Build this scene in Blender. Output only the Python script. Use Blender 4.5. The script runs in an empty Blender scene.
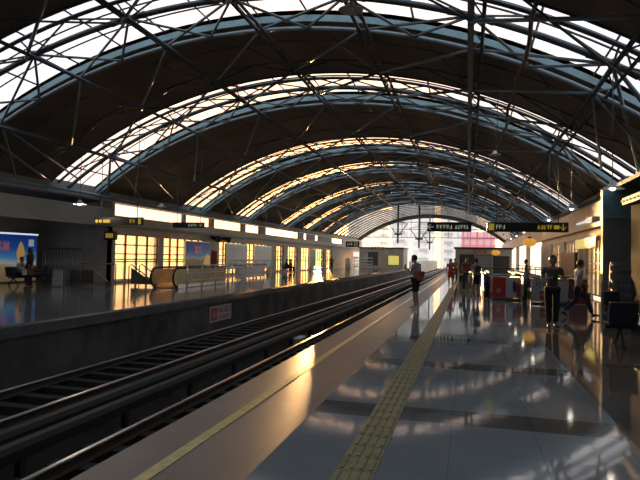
import bpy, bmesh, math, random
from mathutils import Vector, Matrix
random.seed(7)
S = bpy.context.scene
COL = S.collection
PI = math.pi

# ------------------------------------------------------------------ materials
def new_mat(name, col=(.5,.5,.5), rough=.5, metal=0., noise=0., nscale=8., spec=.5, emit=None, estr=0., bump=0., bscale=40.):
    m = bpy.data.materials.new(name); m.use_nodes = True
    nt = m.node_tree; b = nt.nodes['Principled BSDF']
    b.inputs['Base Color'].default_value = (*col, 1); b.inputs['Roughness'].default_value = rough
    b.inputs['Metallic'].default_value = metal; b.inputs['Specular IOR Level'].default_value = spec
    if emit: b.inputs['Emission Color'].default_value = (*emit, 1); b.inputs['Emission Strength'].default_value = estr
    if noise:
        tc = nt.nodes.new('ShaderNodeNewGeometry'); n = nt.nodes.new('ShaderNodeTexNoise')
        n.inputs['Scale'].default_value = nscale; n.inputs['Detail'].default_value = 4
        nt.links.new(tc.outputs['Position'], n.inputs['Vector'])
        r = nt.nodes.new('ShaderNodeValToRGB'); r.color_ramp.elements[0].position = .3; r.color_ramp.elements[1].position = .7
        r.color_ramp.elements[0].color = (*[c*(1-noise) for c in col], 1)
        r.color_ramp.elements[1].color = (*[min(1, c*(1+noise)) for c in col], 1)
        nt.links.new(n.outputs['Fac'], r.inputs['Fac']); nt.links.new(r.outputs['Color'], b.inputs['Base Color'])
    if bump:
        tc = nt.nodes.new('ShaderNodeNewGeometry'); n = nt.nodes.new('ShaderNodeTexNoise'); n.inputs['Scale'].default_value = bscale
        bp = nt.nodes.new('ShaderNodeBump'); bp.inputs['Strength'].default_value = bump; bp.inputs['Distance'].default_value = .01
        nt.links.new(tc.outputs['Position'], n.inputs['Vector']); nt.links.new(n.outputs['Fac'], bp.inputs['Height'])
        nt.links.new(bp.outputs['Normal'], b.inputs['Normal'])
    return m

def glass_mat(name, col, gloss=.12, rough=.05, diff=0.):
    m = bpy.data.materials.new(name); m.use_nodes = True; nt = m.node_tree
    for n in list(nt.nodes): nt.nodes.remove(n)
    o = nt.nodes.new('ShaderNodeOutputMaterial'); t = nt.nodes.new('ShaderNodeBsdfTransparent'); t.inputs[0].default_value = (*col, 1)
    g = nt.nodes.new('ShaderNodeBsdfGlossy'); g.inputs['Roughness'].default_value = rough
    x = nt.nodes.new('ShaderNodeMixShader'); x.inputs[0].default_value = gloss
    nt.links.new(t.outputs[0], x.inputs[1]); nt.links.new(g.outputs[0], x.inputs[2]); last = x
    if diff:
        d = nt.nodes.new('ShaderNodeBsdfTranslucent'); d.inputs[0].default_value = (*col, 1)
        y = nt.nodes.new('ShaderNodeMixShader'); y.inputs[0].default_value = diff
        nt.links.new(x.outputs[0], y.inputs[1]); nt.links.new(d.outputs[0], y.inputs[2]); last = y
    nt.links.new(last.outputs[0], o.inputs[0])
    return m

class NB:
    """small helper to write math node chains"""
    def __init__(s, m): s.nt = m.node_tree
    def v(s, x): return x
    def m(s, op, a, b=None, c=None):
        n = s.nt.nodes.new('ShaderNodeMath'); n.operation = op
        for i, k in enumerate((a, b, c)):
            if k is None: continue
            if isinstance(k, (int, float)): n.inputs[i].default_value = k
            else: s.nt.links.new(k, n.inputs[i])
        return n.outputs[0]
    def mix(s, f, a, b):
        n = s.nt.nodes.new('ShaderNodeMix'); n.data_type = 'RGBA'
        for i, k in ((0, f), (6, a), (7, b)):
            if isinstance(k, tuple): n.inputs[i].default_value = (*k, 1)
            elif isinstance(k, (int, float)): n.inputs[i].default_value = k
            else: s.nt.links.new(k, n.inputs[i])
        return n.outputs[2]

BAND_Y, BAND_S, BAND_W = 6.26, 2.867, .52
def floor_material():
    m = new_mat('polished_granite', rough=.1); nt = m.node_tree; b = nt.nodes['Principled BSDF']; q = NB(m)
    g = nt.nodes.new('ShaderNodeNewGeometry'); sp = nt.nodes.new('ShaderNodeSeparateXYZ'); nt.links.new(g.outputs['Position'], sp.inputs[0])
    X, Y = sp.outputs[0], sp.outputs[1]
    inx = q.m('MULTIPLY', q.m('GREATER_THAN', X, -1.53), q.m('LESS_THAN', X, 1.45))
    ph = q.m('FRACT', q.m('DIVIDE', q.m('ADD', q.m('SUBTRACT', Y, BAND_Y - BAND_W), 2867.), BAND_S))
    panel = q.m('MULTIPLY', inx, q.m('GREATER_THAN', ph, BAND_W / BAND_S))
    edge = q.m('LESS_THAN', X, -1.53)
    def noise(scale, det=3):
        n = nt.nodes.new('ShaderNodeTexNoise'); n.inputs['Scale'].default_value = scale; n.inputs['Detail'].default_value = det
        nt.links.new(g.outputs['Position'], n.inputs['Vector']); return n.outputs['Fac']
    sp1 = noise(160., 2); big = noise(1.3, 5)
    tone = q.m('ADD', q.m('MULTIPLY', sp1, .5), q.m('MULTIPLY', big, .6))
    pale = q.mix(tone, (.17,.178,.182), (.38,.385,.385))
    dark = q.mix(tone, (.07,.060,.055), (.19,.17,.155))
    ed = q.mix(tone, (.13,.10,.08), (.36,.28,.22))
    c = q.mix(panel, dark, pale); c = q.mix(edge, c, ed)
    # slab joints, .573 m
    def joint(A, pitch, off):
        f = q.m('FRACT', q.m('DIVIDE', q.m('ADD', A, 573. + off), pitch)); return q.m('LESS_THAN', f, .012)
    j = q.m('MAXIMUM', joint(Y, BAND_S / 5, -BAND_Y), joint(X, .745, .04))
    c = q.mix(q.m('MULTIPLY', j, .3), c, (.02,.02,.02))
    nt.links.new(c, b.inputs['Base Color'])
    r = q.m('ADD', .025, q.m('MULTIPLY', noise(2.2, 4), .06)); r = q.m('ADD', r, q.m('MULTIPLY', edge, .26))
    nt.links.new(r, b.inputs['Roughness'])
    bp = nt.nodes.new('ShaderNodeBump'); bp.inputs['Strength'].default_value = .025; bp.inputs['Distance'].default_value = .02
    nt.links.new(noise(3.5, 2), bp.inputs['Height']); nt.links.new(bp.outputs['Normal'], b.inputs['Normal'])
    b.inputs['Specular IOR Level'].default_value = .55
    return m

def tile_material(name, c1, c2, pitch=.6, rough=.12, axes=(0, 1)):
    m = new_mat(name, rough=rough); nt = m.node_tree; b = nt.nodes['Principled BSDF']; q = NB(m)
    g = nt.nodes.new('ShaderNodeNewGeometry'); sp = nt.nodes.new('ShaderNodeSeparateXYZ'); nt.links.new(g.outputs['Position'], sp.inputs[0])
    n = nt.nodes.new('ShaderNodeTexNoise'); n.inputs['Scale'].default_value = 3.; n.inputs['Detail'].default_value = 5
    nt.links.new(g.outputs['Position'], n.inputs['Vector'])
    c = q.mix(n.outputs['Fac'], c1, c2)
    for a in axes:
        f = q.m('LESS_THAN', q.m('FRACT', q.m('DIVIDE', q.m('ADD', sp.outputs[a], 600.), pitch)), .02)
        c = q.mix(q.m('MULTIPLY', f, .6), c, tuple(x * .25 for x in c1))
    nt.links.new(c, b.inputs['Base Color']); return m

def ribbed_roof():
    m = new_mat('brown_roof_sheet', (.11,.085,.065), .55); nt = m.node_tree; b = nt.nodes['Principled BSDF']; q = NB(m)
    g = nt.nodes.new('ShaderNodeNewGeometry'); sp = nt.nodes.new('ShaderNodeSeparateXYZ'); nt.links.new(g.outputs['Position'], sp.inputs[0])
    f = q.m('FRACT', q.m('DIVIDE', q.m('ADD', sp.outputs[1], 60.), .55))
    c = q.mix(q.m('LESS_THAN', f, .1), (.115,.092,.074), (.098,.078,.063)); nt.links.new(c, b.inputs['Base Color'])
    return m

def facade_material():
    m = new_mat('pale_tower_facade', rough=.8); nt = m.node_tree; b = nt.nodes['Principled BSDF']; q = NB(m)
    g = nt.nodes.new('ShaderNodeNewGeometry'); sp = nt.nodes.new('ShaderNodeSeparateXYZ'); nt.links.new(g.outputs['Position'], sp.inputs[0])
    fx = q.m('LESS_THAN', q.m('FRACT', q.m('DIVIDE', q.m('ADD', sp.outputs[0], 400.), 3.6)), .45)
    fz = q.m('LESS_THAN', q.m('FRACT', q.m('DIVIDE', q.m('ADD', sp.outputs[2], 400.), 3.1)), .5)
    n = nt.nodes.new('ShaderNodeTexNoise'); n.inputs['Scale'].default_value = .12; nt.links.new(g.outputs['Position'], n.inputs['Vector'])
    wall = q.mix(n.outputs['Fac'], (.85,.87,.9), (.97,.95,.93))
    c = q.mix(q.m('MULTIPLY', fx, fz), wall, (.72,.78,.82)); nt.links.new(c, b.inputs['Base Color']); return m

M = dict(
 floor=floor_material(),
 lfloor=tile_material('grey_platform_tiles', (.10,.10,.10), (.2,.2,.195), .6, .1),
 roof=ribbed_roof(), facade=facade_material(),
 steel=new_mat('dark_truss_steel', (.10,.115,.12), .45, .0, .25, 3),
 teal=new_mat('teal_painted_steel', (.22,.34,.38), .45, 0, .15, 2),
 tube=new_mat('grey_blue_tube', (.20,.26,.29), .4, 0, .15, 2),
 rust=new_mat('rusty_brown_conduit', (.16,.09,.06), .6, 0, .3, 6),
 joint=new_mat('dark_ball_joint', (.06,.065,.07), .5),
 white=new_mat('white_paint', (.7,.7,.68), .4),
 lampdish=new_mat('white_enamel_dish', (.75,.73,.68), .35),
 bulb=new_mat('lamp_bulb', (1,1,1), .4, emit=(1,.93,.8), estr=14.),
 wall=new_mat('grey_wall_panel', (.24,.24,.23), .5, 0, .12, 1.5),
 beige=new_mat('beige_wall_panel', (.50,.42,.31), .45, 0, .12, 1.2),
 darkwall=new_mat('dark_wall_panel', (.07,.075,.075), .6, 0, .2, 1.5),
 frame=new_mat('dark_window_frame', (.045,.04,.035), .4),
 sunlit_beige=new_mat('sunlit_beige_panel', (.62,.44,.22), .4, 0, .12, 1.2),  # golden sunlight on the right upper wall and beam, put into the colour
 warmbulb=new_mat('warm_bulb', (1,.8,.5), .4, emit=(1,.7,.35), estr=1.6),
 lightwall=new_mat('pale_wall_panel', (.46,.44,.40), .5, 0, .12, 1.5),
 matdark=new_mat('matt_brown_black_panel', (.035,.028,.02), .9, 0, .2, 3, spec=.1),
 tan=new_mat('tan_balustrade_panel', (.62,.45,.24), .25, .15, .2, 2),
 gold=new_mat('gold_tinted_metal', (.55,.38,.16), .25, .5, .15, 4),
 conc=new_mat('stained_concrete', (.10,.088,.078), .85, 0, .55, .9),
 pale_conc=new_mat('pale_parapet_concrete', (.6,.52,.42), .8, 0, .15, 1),
 ballast=new_mat('dark_track_bed', (.02,.018,.016), .95, 0, .5, 14, bump=.6, bscale=25),
 sleeper=new_mat('concrete_sleeper', (.035,.031,.028), .9, 0, .3, 6),
 rail=new_mat('polished_rail_steel', (.75,.70,.66), .28, 1.),
 railweb=new_mat('rusty_rail_web', (.09,.06,.045), .7, .3),
 cover=new_mat('third_rail_cover', (.03,.027,.024), .6),
 yellow=new_mat('yellow_line_paint', (.80,.62,.22), .22, 0, .18, 12),
 tactile=new_mat('yellow_tactile_tile', (.30,.26,.12), .38, 0, .25, 9),
 black=new_mat('black_plastic', (.015,.015,.016), .35),
 rubber=new_mat('black_rubber', (.012,.012,.012), .45),
 red=new_mat('red_panel', (.50,.035,.03), .35),
 lightgrey=new_mat('pale_grey_panel', (.5,.51,.53), .35),
 seat=new_mat('dark_blue_seat', (.02,.028,.045), .35),
 signblack=new_mat('sign_black', (.012,.012,.010), .35),
 signyellow=new_mat('lit_yellow_sign', (.7,.5,.05), .4, emit=(1,.68,.05), estr=.35),
 signwhite=new_mat('lit_white_lettering', (.7,.7,.6), .4, emit=(.8,.95,.75), estr=.3),
 redtxt=new_mat('red_lettering', (.6,.06,.04), .5),
 orangelit=new_mat('orange_lantern', (.8,.35,.05), .4, emit=(1,.45,.06), estr=1.1),
 mapboard=new_mat('pale_map_board', (.42,.52,.50), .25, 0, .12, 5),
 chrome=new_mat('brushed_steel', (.5,.48,.45), .25, 1.),
 skin=new_mat('skin', (.36,.21,.14), .6), hair=new_mat('black_hair', (.012,.01,.009), .5),
 greytee=new_mat('grey_tee_fabric', (.34,.37,.42), .85), darkcloth=new_mat('dark_trouser_fabric', (.02,.021,.025), .85),
 olive=new_mat('olive_grey_fabric', (.10,.11,.095), .85), blue=new_mat('light_blue_fabric', (.36,.45,.55), .85),
 navy=new_mat('navy_fabric', (.03,.045,.07), .85), maroon=new_mat('maroon_fabric', (.16,.04,.035), .85),
 redcloth=new_mat('red_fabric', (.42,.06,.04), .8), blackcloth=new_mat('black_fabric', (.013,.013,.014), .85),
 brownskirt=new_mat('brown_fabric', (.13,.07,.045), .85), whitecloth=new_mat('white_fabric', (.6,.6,.58), .85),
 patterned=new_mat('grey_patterned_fabric', (.28,.28,.3), .85, 0, .7, 28), orangecloth=new_mat('orange_fabric', (.5,.2,.07), .8),
 shoe=new_mat('dark_shoe', (.02,.018,.016), .5), paleshoe=new_mat('pale_shoe', (.5,.48,.45), .5),
 pink=new_mat('pink_tower_frame', (.75,.25,.35), .6), pinkwall=new_mat('pale_pink_wall', (.85,.6,.62), .7),
 yellowwin=new_mat('lit_yellow_window', (.8,.7,.2), .4, emit=(1,.85,.2), estr=1.),
 adframe=new_mat('lightbox_frame', (.5,.55,.55), .3, .6),
 skyglass=glass_mat('roof_skylight_glass', (.93,.96,1.), .06, .08),
 winglass=glass_mat('warm_window_glass', (1.,.90,.72), .10, .05, .2),
 clglass=glass_mat('clerestory_glass', (.96,.97,1.), .08, .05),
)

def ad_material(name, kind):
    """blue seaside poster with sand, an orange title band and an ice-cream shape; object coordinates 0..1"""
    m = new_mat(name, rough=.3); nt = m.node_tree; b = nt.nodes['Principled BSDF']; q = NB(m)
    tc = nt.nodes.new('ShaderNodeTexCoord'); sp = nt.nodes.new('ShaderNodeSeparateXYZ'); nt.links.new(tc.outputs['UV'], sp.inputs[0])
    u, v = sp.outputs[0], sp.outputs[1]
    nz = nt.nodes.new('ShaderNodeTexNoise'); nz.inputs['Scale'].default_value = 4.; nz.inputs['Detail'].default_value = 4; nt.links.new(tc.outputs['UV'], nz.inputs['Vector'])
    vv = q.m('ADD', v, q.m('MULTIPLY', q.m('SUBTRACT', nz.outputs['Fac'], .5), .18))
    r = nt.nodes.new('ShaderNodeValToRGB'); cr = r.color_ramp
    cr.elements[0].position = 0; cr.elements[0].color = (.30,.22,.10,1); cr.elements[1].position = 1; cr.elements[1].color = (.01,.04,.30,1)
    for p, c in ((.3,(.45,.33,.16)), (.38,(.55,.6,.62)), (.5,(.10,.35,.65)), (.7,(.02,.12,.5))):
        e = cr.elements.new(p); e.color = (*c, 1)
    nt.links.new(vv, r.inputs['Fac']); nt.links.new(r.outputs[0], b.inputs['Base Color'])
    if kind: nt.links.new(r.outputs[0], b.inputs['Emission Color']); b.inputs['Emission Strength'].default_value = kind
    return m
M['ad'] = ad_material('seaside_lightbox_print', .55)
M['ad2'] = ad_material('seaside_poster_print', .12)
M['adorange'] = new_mat('orange_lightbox_lettering', (.8,.2,.03), .4, emit=(1,.22,.03), estr=.5)
M['adwhite'] = new_mat('white_lightbox_patch', (.7,.75,.8), .4, emit=(.7,.8,.9), estr=.5)
M['adcone'] = new_mat('yellow_lightbox_figure', (.8,.5,.15), .4, emit=(1,.55,.15), estr=.5)
M['adtube'] = new_mat('lightbox_tube', (.9,.95,1), .4, emit=(.75,.9,1), estr=1.6)
M['adrose'] = new_mat('dark_red_poster', (.16,.035,.03), .4, 0, .8, 2.5)

# ------------------------------------------------------------------ geometry
class MB:
    def __init__(s): s.bm = bmesh.new(); s.uv = None
    def box(s, x0, x1, y0, y1, z0, z1, bev=0):
        vs = [s.bm.verts.new((x, y, z)) for x in (x0, x1) for y in (y0, y1) for z in (z0, z1)]
        fs = [s.bm.faces.new([vs[i] for i in f]) for f in ((0,1,3,2),(4,6,7,5),(0,4,5,1),(2,3,7,6),(0,2,6,4),(1,5,7,3))]
        if bev: bmesh.ops.bevel(s.bm, geom=list({e for f in fs for e in f.edges}), offset=bev, segments=2, profile=.5, affect='EDGES')
        return s
    def tube(s, a, b, r, n=8, r2=None, cap=True):
        a, b = Vector(a), Vector(b); d = (b - a)
        if d.length < 1e-6: return s
        d.normalize(); up = Vector((0,0,1)) if abs(d.z) < .95 else Vector((1,0,0))
        x = d.cross(up).normalized(); y = d.cross(x); r2 = r if r2 is None else r2
        A = [s.bm.verts.new(a + (x*math.cos(t) + y*math.sin(t))*r) for t in [2*PI*i/n for i in range(n)]]
        B = [s.bm.verts.new(b + (x*math.cos(t) + y*math.sin(t))*r2) for t in [2*PI*i/n for i in range(n)]]
        for i in range(n):
            f = s.bm.faces.new((A[i], A[(i+1)%n], B[(i+1)%n], B[i])); f.smooth = n > 5
        if cap: s.bm.faces.new(A[::-1]); s.bm.faces.new(B)
        return s
    def poly(s, pts, r, n=8):
        pts = [Vector(p) for p in pts]; rings = []
        for i, p in enumerate(pts):
            d = (pts[min(i+1, len(pts)-1)] - pts[max(i-1, 0)]).normalized()
            up = Vector((0,0,1)) if abs(d.z) < .9 else Vector((0,1,0))
            x = d.cross(up).normalized(); y = d.cross(x)
            rings.append([s.bm.verts.new(p + (x*math.cos(t) + y*math.sin(t))*r) for t in [2*PI*k/n for k in range(n)]])
        for A, B in zip(rings, rings[1:]):
            for i in range(n):
                f = s.bm.faces.new((A[i], A[(i+1)%n], B[(i+1)%n], B[i])); f.smooth = True
        s.bm.faces.new(rings[0][::-1]); s.bm.faces.new(rings[-1]); return s
    def lathe(s, prof, c, n=20):
        c = Vector(c); rings = []
        for r, z in prof: rings.append([s.bm.verts.new(c + Vector((r*math.cos(2*PI*i/n), r*math.sin(2*PI*i/n), z))) for i in range(n)])
        for A, B in zip(rings, rings[1:]):
            for i in range(n):
                f = s.bm.faces.new((A[i], A[(i+1)%n], B[(i+1)%n], B[i])); f.smooth = True
        return s
    def ball(s, c, r, sx=1, sy=1, sz=1, u=12, v=8, rot=None):
        mt = Matrix.Translation(Vector(c)) @ (rot or Matrix.Identity(4)) @ Matrix.Diagonal((r*sx, r*sy, r*sz, 1))
        g = bmesh.ops.create_uvsphere(s.bm, u_segments=u, v_segments=v, radius=1, matrix=mt)
        for w in g['verts']:
            for f in w.link_faces: f.smooth = True
        return s
    def arch(s, y0, y1, o0, o1, x0=-18.44, x1=5.84, n=36):
        """a curved slab following the roof arch, offsets o0..o1 from its line"""
        G = []
        for i in range(n+1):
            x = x0 + (x1-x0)*i/n; z = az(x)
            G.append([s.bm.verts.new((x, y, z+o)) for y, o in ((y0,o0),(y1,o0),(y1,o1),(y0,o1))])
        for A, B in zip(G, G[1:]):
            for k in range(4): s.bm.faces.new((A[k], A[(k+1)%4], B[(k+1)%4], B[k]))
        s.bm.faces.new(G[0]); s.bm.faces.new(G[-1][::-1]); return s
    def quad(s, pts, uv=False):
        f = s.bm.faces.new([s.bm.verts.new(p) for p in pts])
        if uv:
            L = s.bm.loops.layers.uv.verify()
            for l, c in zip(f.loops, ((0,0),(1,0),(1,1),(0,1))): l[L].uv = c
        return s
    def prism(s, pts, y0, y1):
        """polygon in x,z extruded along y"""
        A = [s.bm.verts.new((x, y0, z)) for x, z in pts]; B = [s.bm.verts.new((x, y1, z)) for x, z in pts]
        n = len(pts); s.bm.faces.new(A); s.bm.faces.new(B[::-1])
        for i in range(n): s.bm.faces.new((A[i], B[i], B[(i+1)%n], A[(i+1)%n]))
        return s
    def prismx(s, pts, x0, x1):
        A = [s.bm.verts.new((x0, y, z)) for y, z in pts]; B = [s.bm.verts.new((x1, y, z)) for y, z in pts]
        n = len(pts); s.bm.faces.new(A[::-1]); s.bm.faces.new(B)
        for i in range(n): s.bm.faces.new((A[i], A[(i+1)%n], B[(i+1)%n], B[i]))
        return s
    def build(s, name, mat, parent=None, off=None, normals=True):
        if normals: bmesh.ops.recalc_face_normals(s.bm, faces=s.bm.faces)
        if off is not None: bmesh.ops.translate(s.bm, verts=s.bm.verts, vec=-Vector(off))
        me = bpy.data.meshes.new(name); s.bm.to_mesh(me); s.bm.free()
        me.materials.append(M[mat] if isinstance(mat, str) else mat)
        o = bpy.data.objects.new(name, me); COL.objects.link(o)
        if parent is not None: o.parent = parent
        return o

ROOFC, ROOFX, ROOFR = 9.0, -6.3, 19.6
def az(x): return ROOFC - ROOFR + math.sqrt(max(0, ROOFR**2 - (x-ROOFX)**2))

def tag(o, label=None, cat=None, group=None, kind=None):
    if label: o['label'] = label
    if cat: o['category'] = cat
    if group: o['group'] = group
    if kind: o['kind'] = kind
    return o
def thing(name, label, cat, loc=(0,0,0), rz=0, group=None):
    o = bpy.data.objects.new(name, None); COL.objects.link(o); o.location = loc; o.rotation_euler = (0,0,rz)
    o.empty_display_size = .2
    return tag(o, label, cat, group)
def struct(name, mb, mat, parent=None):
    o = mb.build(name, mat, parent)
    if parent is None: o['kind'] = 'structure'
    return o
def part(name, mb, mat, root):   # geometry given in world coordinates, root unrotated
    off = root.location.copy()
    if root.parent: off = off + root.parent.location
    return mb.build(name, mat, root, off=off)
def dup(root, loc, rz=None, label=None, group=None):
    r = root.copy(); COL.objects.link(r); r.location = loc
    if rz is not None: r.rotation_euler = (0,0,rz)
    if label: r['label'] = label
    if group: r['group'] = group
    for ch in list(root.children):
        c = ch.copy(); COL.objects.link(c); c.parent = r
        for g in list(ch.children):
            d = g.copy(); COL.objects.link(d); d.parent = c
    return r
ORD = ['first','second','third','fourth','fifth','sixth','seventh','eighth','ninth','tenth','eleventh','twelfth']

def text(name, s, size, mat, root, origin, right, up, center=True, ext=.004):
    """flat extruded lettering; origin/right/up in root-local coordinates"""
    c = bpy.data.curves.new(name, 'FONT'); c.body = s; c.size = size; c.extrude = ext
    c.align_x = 'CENTER' if center else 'LEFT'; c.align_y = 'CENTER'
    t = bpy.data.objects.new(name, c); COL.objects.link(t)
    me = bpy.data.meshes.new_from_object(t.evaluated_get(bpy.context.evaluated_depsgraph_get()))
    bpy.data.objects.remove(t)
    r, u = Vector(right).normalized(), Vector(up).normalized(); n = r.cross(u)
    mt = Matrix((r, u, n)).transposed().to_4x4(); mt.translation = Vector(origin)
    me.transform(mt); me.materials.clear(); me.materials.append(M[mat])
    o = bpy.data.objects.new(name, me); COL.objects.link(o); o.parent = root
    return o

# ------------------------------------------------------------------ camera
def camera():
    f, yaw, pit, rol = 569.685, .2546, .0296, .0200
    F = Vector((-math.sin(yaw)*math.cos(pit), math.cos(yaw)*math.cos(pit), math.sin(pit)))
    R0 = Vector((math.cos(yaw), math.sin(yaw), 0)); U0 = R0.cross(F)
    R = R0*math.cos(rol) + U0*math.sin(rol); U = -R0*math.sin(rol) + U0*math.cos(rol)
    cd = bpy.data.cameras.new('camera'); cd.sensor_width = 36; cd.lens = f/640*36; cd.clip_end = 900
    o = bpy.data.objects.new('camera', cd); COL.objects.link(o)
    m = Matrix((R, U, -F)).transposed().to_4x4(); m.translation = Vector((0,0,1.6)); o.matrix_world = m
    S.camera = o
camera()

# ------------------------------------------------------------------ platform, track bed
EX, LX = -2.63, -9.2
END = 100.
b = MB().box(EX-.06, 9.2, -26, END, -.35, 0); struct('floor', b, 'floor')
b = MB().box(EX-.0, EX+.3, -8, END, -1.6, -.35); struct('wall_platform_right', b, 'conc')
b = MB().box(-23, LX+.06, -26, END, -.22, 0); struct('floor', b, 'lfloor')
b = MB().box(LX-.3, LX, -8, END, -1.6, -.22); struct('wall_platform_left', b, 'conc')
b = MB().box(LX, EX, -26, 190, -1.75, -1.45); struct('floor', b, 'ballast')
# platform edge painted line
b = MB().box(-2.27, -2.165, -8, 95, 0, .006); struct('trim_1', b, 'yellow')
# tactile strip: tiles with four raised bars each
b = MB(); p = .282; y = .3
while y < 95:
    near = y < 45
    b.box(-.942, -.647, y, y+p-.008, 0, .008)
    if near:
        for k in range(4):
            x = -.942 + .037 + k*.0737
            b.prism([(x-.017,.008),(x-.011,.017),(x+.011,.017),(x+.017,.008)], y+.022, y+p-.03)
    y += p
struct('trim_2', b, 'tactile')
# left platform edge coping
b = MB().box(LX-.28, LX+.061, -8, END, .0, .012); struct('trim_3', b, 'cover')

RAILS = [(-3.45,), (-4.93,), (-7.0,), (-8.48,)]
names = ['rail beside the near platform wall', 'bright running rail nearest the yellow lined platform',
         'dull running rail beside the middle of the track bed', 'dull running rail nearest the far platform wall']
for (x,), nm in zip(RAILS, names):
    t = thing('running_rail', 'long steel '+nm, 'rail', (x, 0, -1.2), group='running rails')
    part('rail_head', MB().prism([(x-.036,-1.05),(x-.03,-1.036),(x+.03,-1.036),(x+.036,-1.05),(x+.03,-1.078),(x-.03,-1.078)], -6, 188), 'rail', t)
    part('rail_foot', MB().prism([(x-.01,-1.078),(x+.01,-1.078),(x+.01,-1.17),(x+.07,-1.185),(x+.07,-1.2),(x-.07,-1.2),(x-.07,-1.185),(x-.01,-1.17)], -6, 188), 'railweb', t)
# plinths the rails stand on: part of the slab track
for x0, x1 in ((-5.3,-3.1),(-8.8,-6.7)):
    pass
# sleepers in view: one thing each for the nearest, copied
slp = None; cnt = 0
for tr, cx in (('far', -7.74), ('near', -4.19)):
    y = 4.4
    while y < 58:
        if slp is None:
            slp = MB().prism([(-1.2,-1.45),(-1.16,-1.2),(1.16,-1.2),(1.2,-1.45)], -.12, .12).build('track_sleeper', 'sleeper')
            tag(slp, 'x', 'sleeper'); o = slp
        else:
            o = slp.copy(); COL.objects.link(o)
        o.location = (cx, y, 0)
        o['label'] = 'concrete cross sleeper under the two %s rails' % ('dull far' if tr == 'far' else 'near')
        o['group'] = 'sleepers under the %s track' % tr
        y += .72; cnt += 1
for x, nm in ((-5.75, 'covered third rail running beside the bright running rail'), (-6.25, 'covered third rail running beside the far track')):
    t = thing('third_rail', nm, 'third rail', (x,0,-1.45), group='third rails between the tracks')
    part('cover', MB().prism([(x-.11,-1.0),(x-.07,-.93),(x+.07,-.93),(x+.11,-1.0),(x+.11,-1.14),(x-.11,-1.14)], -6, 150), 'cover', t)
    y = 4.
    while y < 70: part('bracket', MB().box(x-.05, x+.05, y, y+.1, -1.45, -1.14), 'railweb', t); y += 2.4
# pale junction box on the track bed
t = thing('track_junction_box', 'small pale box lying on the dark bed between the two tracks', 'box', (-5.75, 18.6, -1.2))
part('body', MB().box(-5.60,-5.40,18.3,19.0,-1.45,-1.18,.02), 'lightgrey', t)
part('lid', MB().box(-5.62,-5.38,18.27,19.03,-1.18,-1.13,.01), 'white', t)
# warning plate on the far platform wall
t = thing('warning_plate', 'white warning plate with red figure and red writing on far platform wall', 'sign', (LX+.02, 20.35, -.62))
part('plate', MB().box(LX, LX+.02, 19.38, 21.35, -.93, -.33), 'lightgrey', t)
part('pictogram', MB().box(LX+.02, LX+.026, 19.5, 19.98, -.86, -.40), 'redtxt', t)
part('pictogram_figure', MB().box(LX+.026, LX+.03, 19.69, 19.79, -.80, -.58).tube((LX+.024,19.74,-.51),(LX+.03,19.74,-.51),.05,10).box(LX+.026,LX+.03,19.6,19.88,-.66,-.62), 'lightgrey', t)
text('lettering', '小心站台', .33, 'redtxt', t, (.006, .32, .10), (0,1,0), (0,0,1))
part('small_lettering', MB().box(LX+.02, LX+.026, 20.15, 21.2, -.76, -.72).box(LX+.02, LX+.026, 20.15, 21.0, -.84, -.80), 'redtxt', t)

# ------------------------------------------------------------------ roof
STRIPS = [(2.5,5.5),(13.5,16.45),(22,25.1),(34.2,37.1),(43,46),(54.5,57.2),(62.5,65),(71,73)]
edges = [-26.] + [e for s in STRIPS for e in s] + [77.]
for i in range(0, len(edges)-1, 2):
    y0, y1 = edges[i], edges[i+1]
    struct('ceiling', MB().arch(y0, y1, .02, .16), 'roof')
    if y1 > 8:
        pass
for n, (y0, y1) in enumerate(STRIPS):
    b = MB().arch(y0, y1, .13, .15)
    w = struct('window_%d' % (n+1), b, 'skyglass')
    
    f = MB()
    for k in range(-7, 8):
        x = ROOFX - .1 + k*1.6
        f.tube((x, y0, az(x)+.09), (x, y1, az(x)+.07), .034, 4)
    part('mullion', f, 'frame', w)
    c = MB(); ym = (y0+y1)/2
    for yy in (y0+.55, y0+1.0, ym+.45):
        c.poly([(x, yy, az(x)+.08) for x in [-18.4+24.2*i/40 for i in range(41)]], .03, 4)
    part('glazing_bar', c, 'frame', w)
# last part: slatted glazed roof
b = MB().arch(77, 97, .13, .15, n=24); w = struct('window_10', b, 'skyglass')
c = MB(); y = 77.
while y < 97: c.arch(y, y+1.2, .06, .12, n=24); y += 2.4
part('slat', c, 'roof', w)

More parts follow.
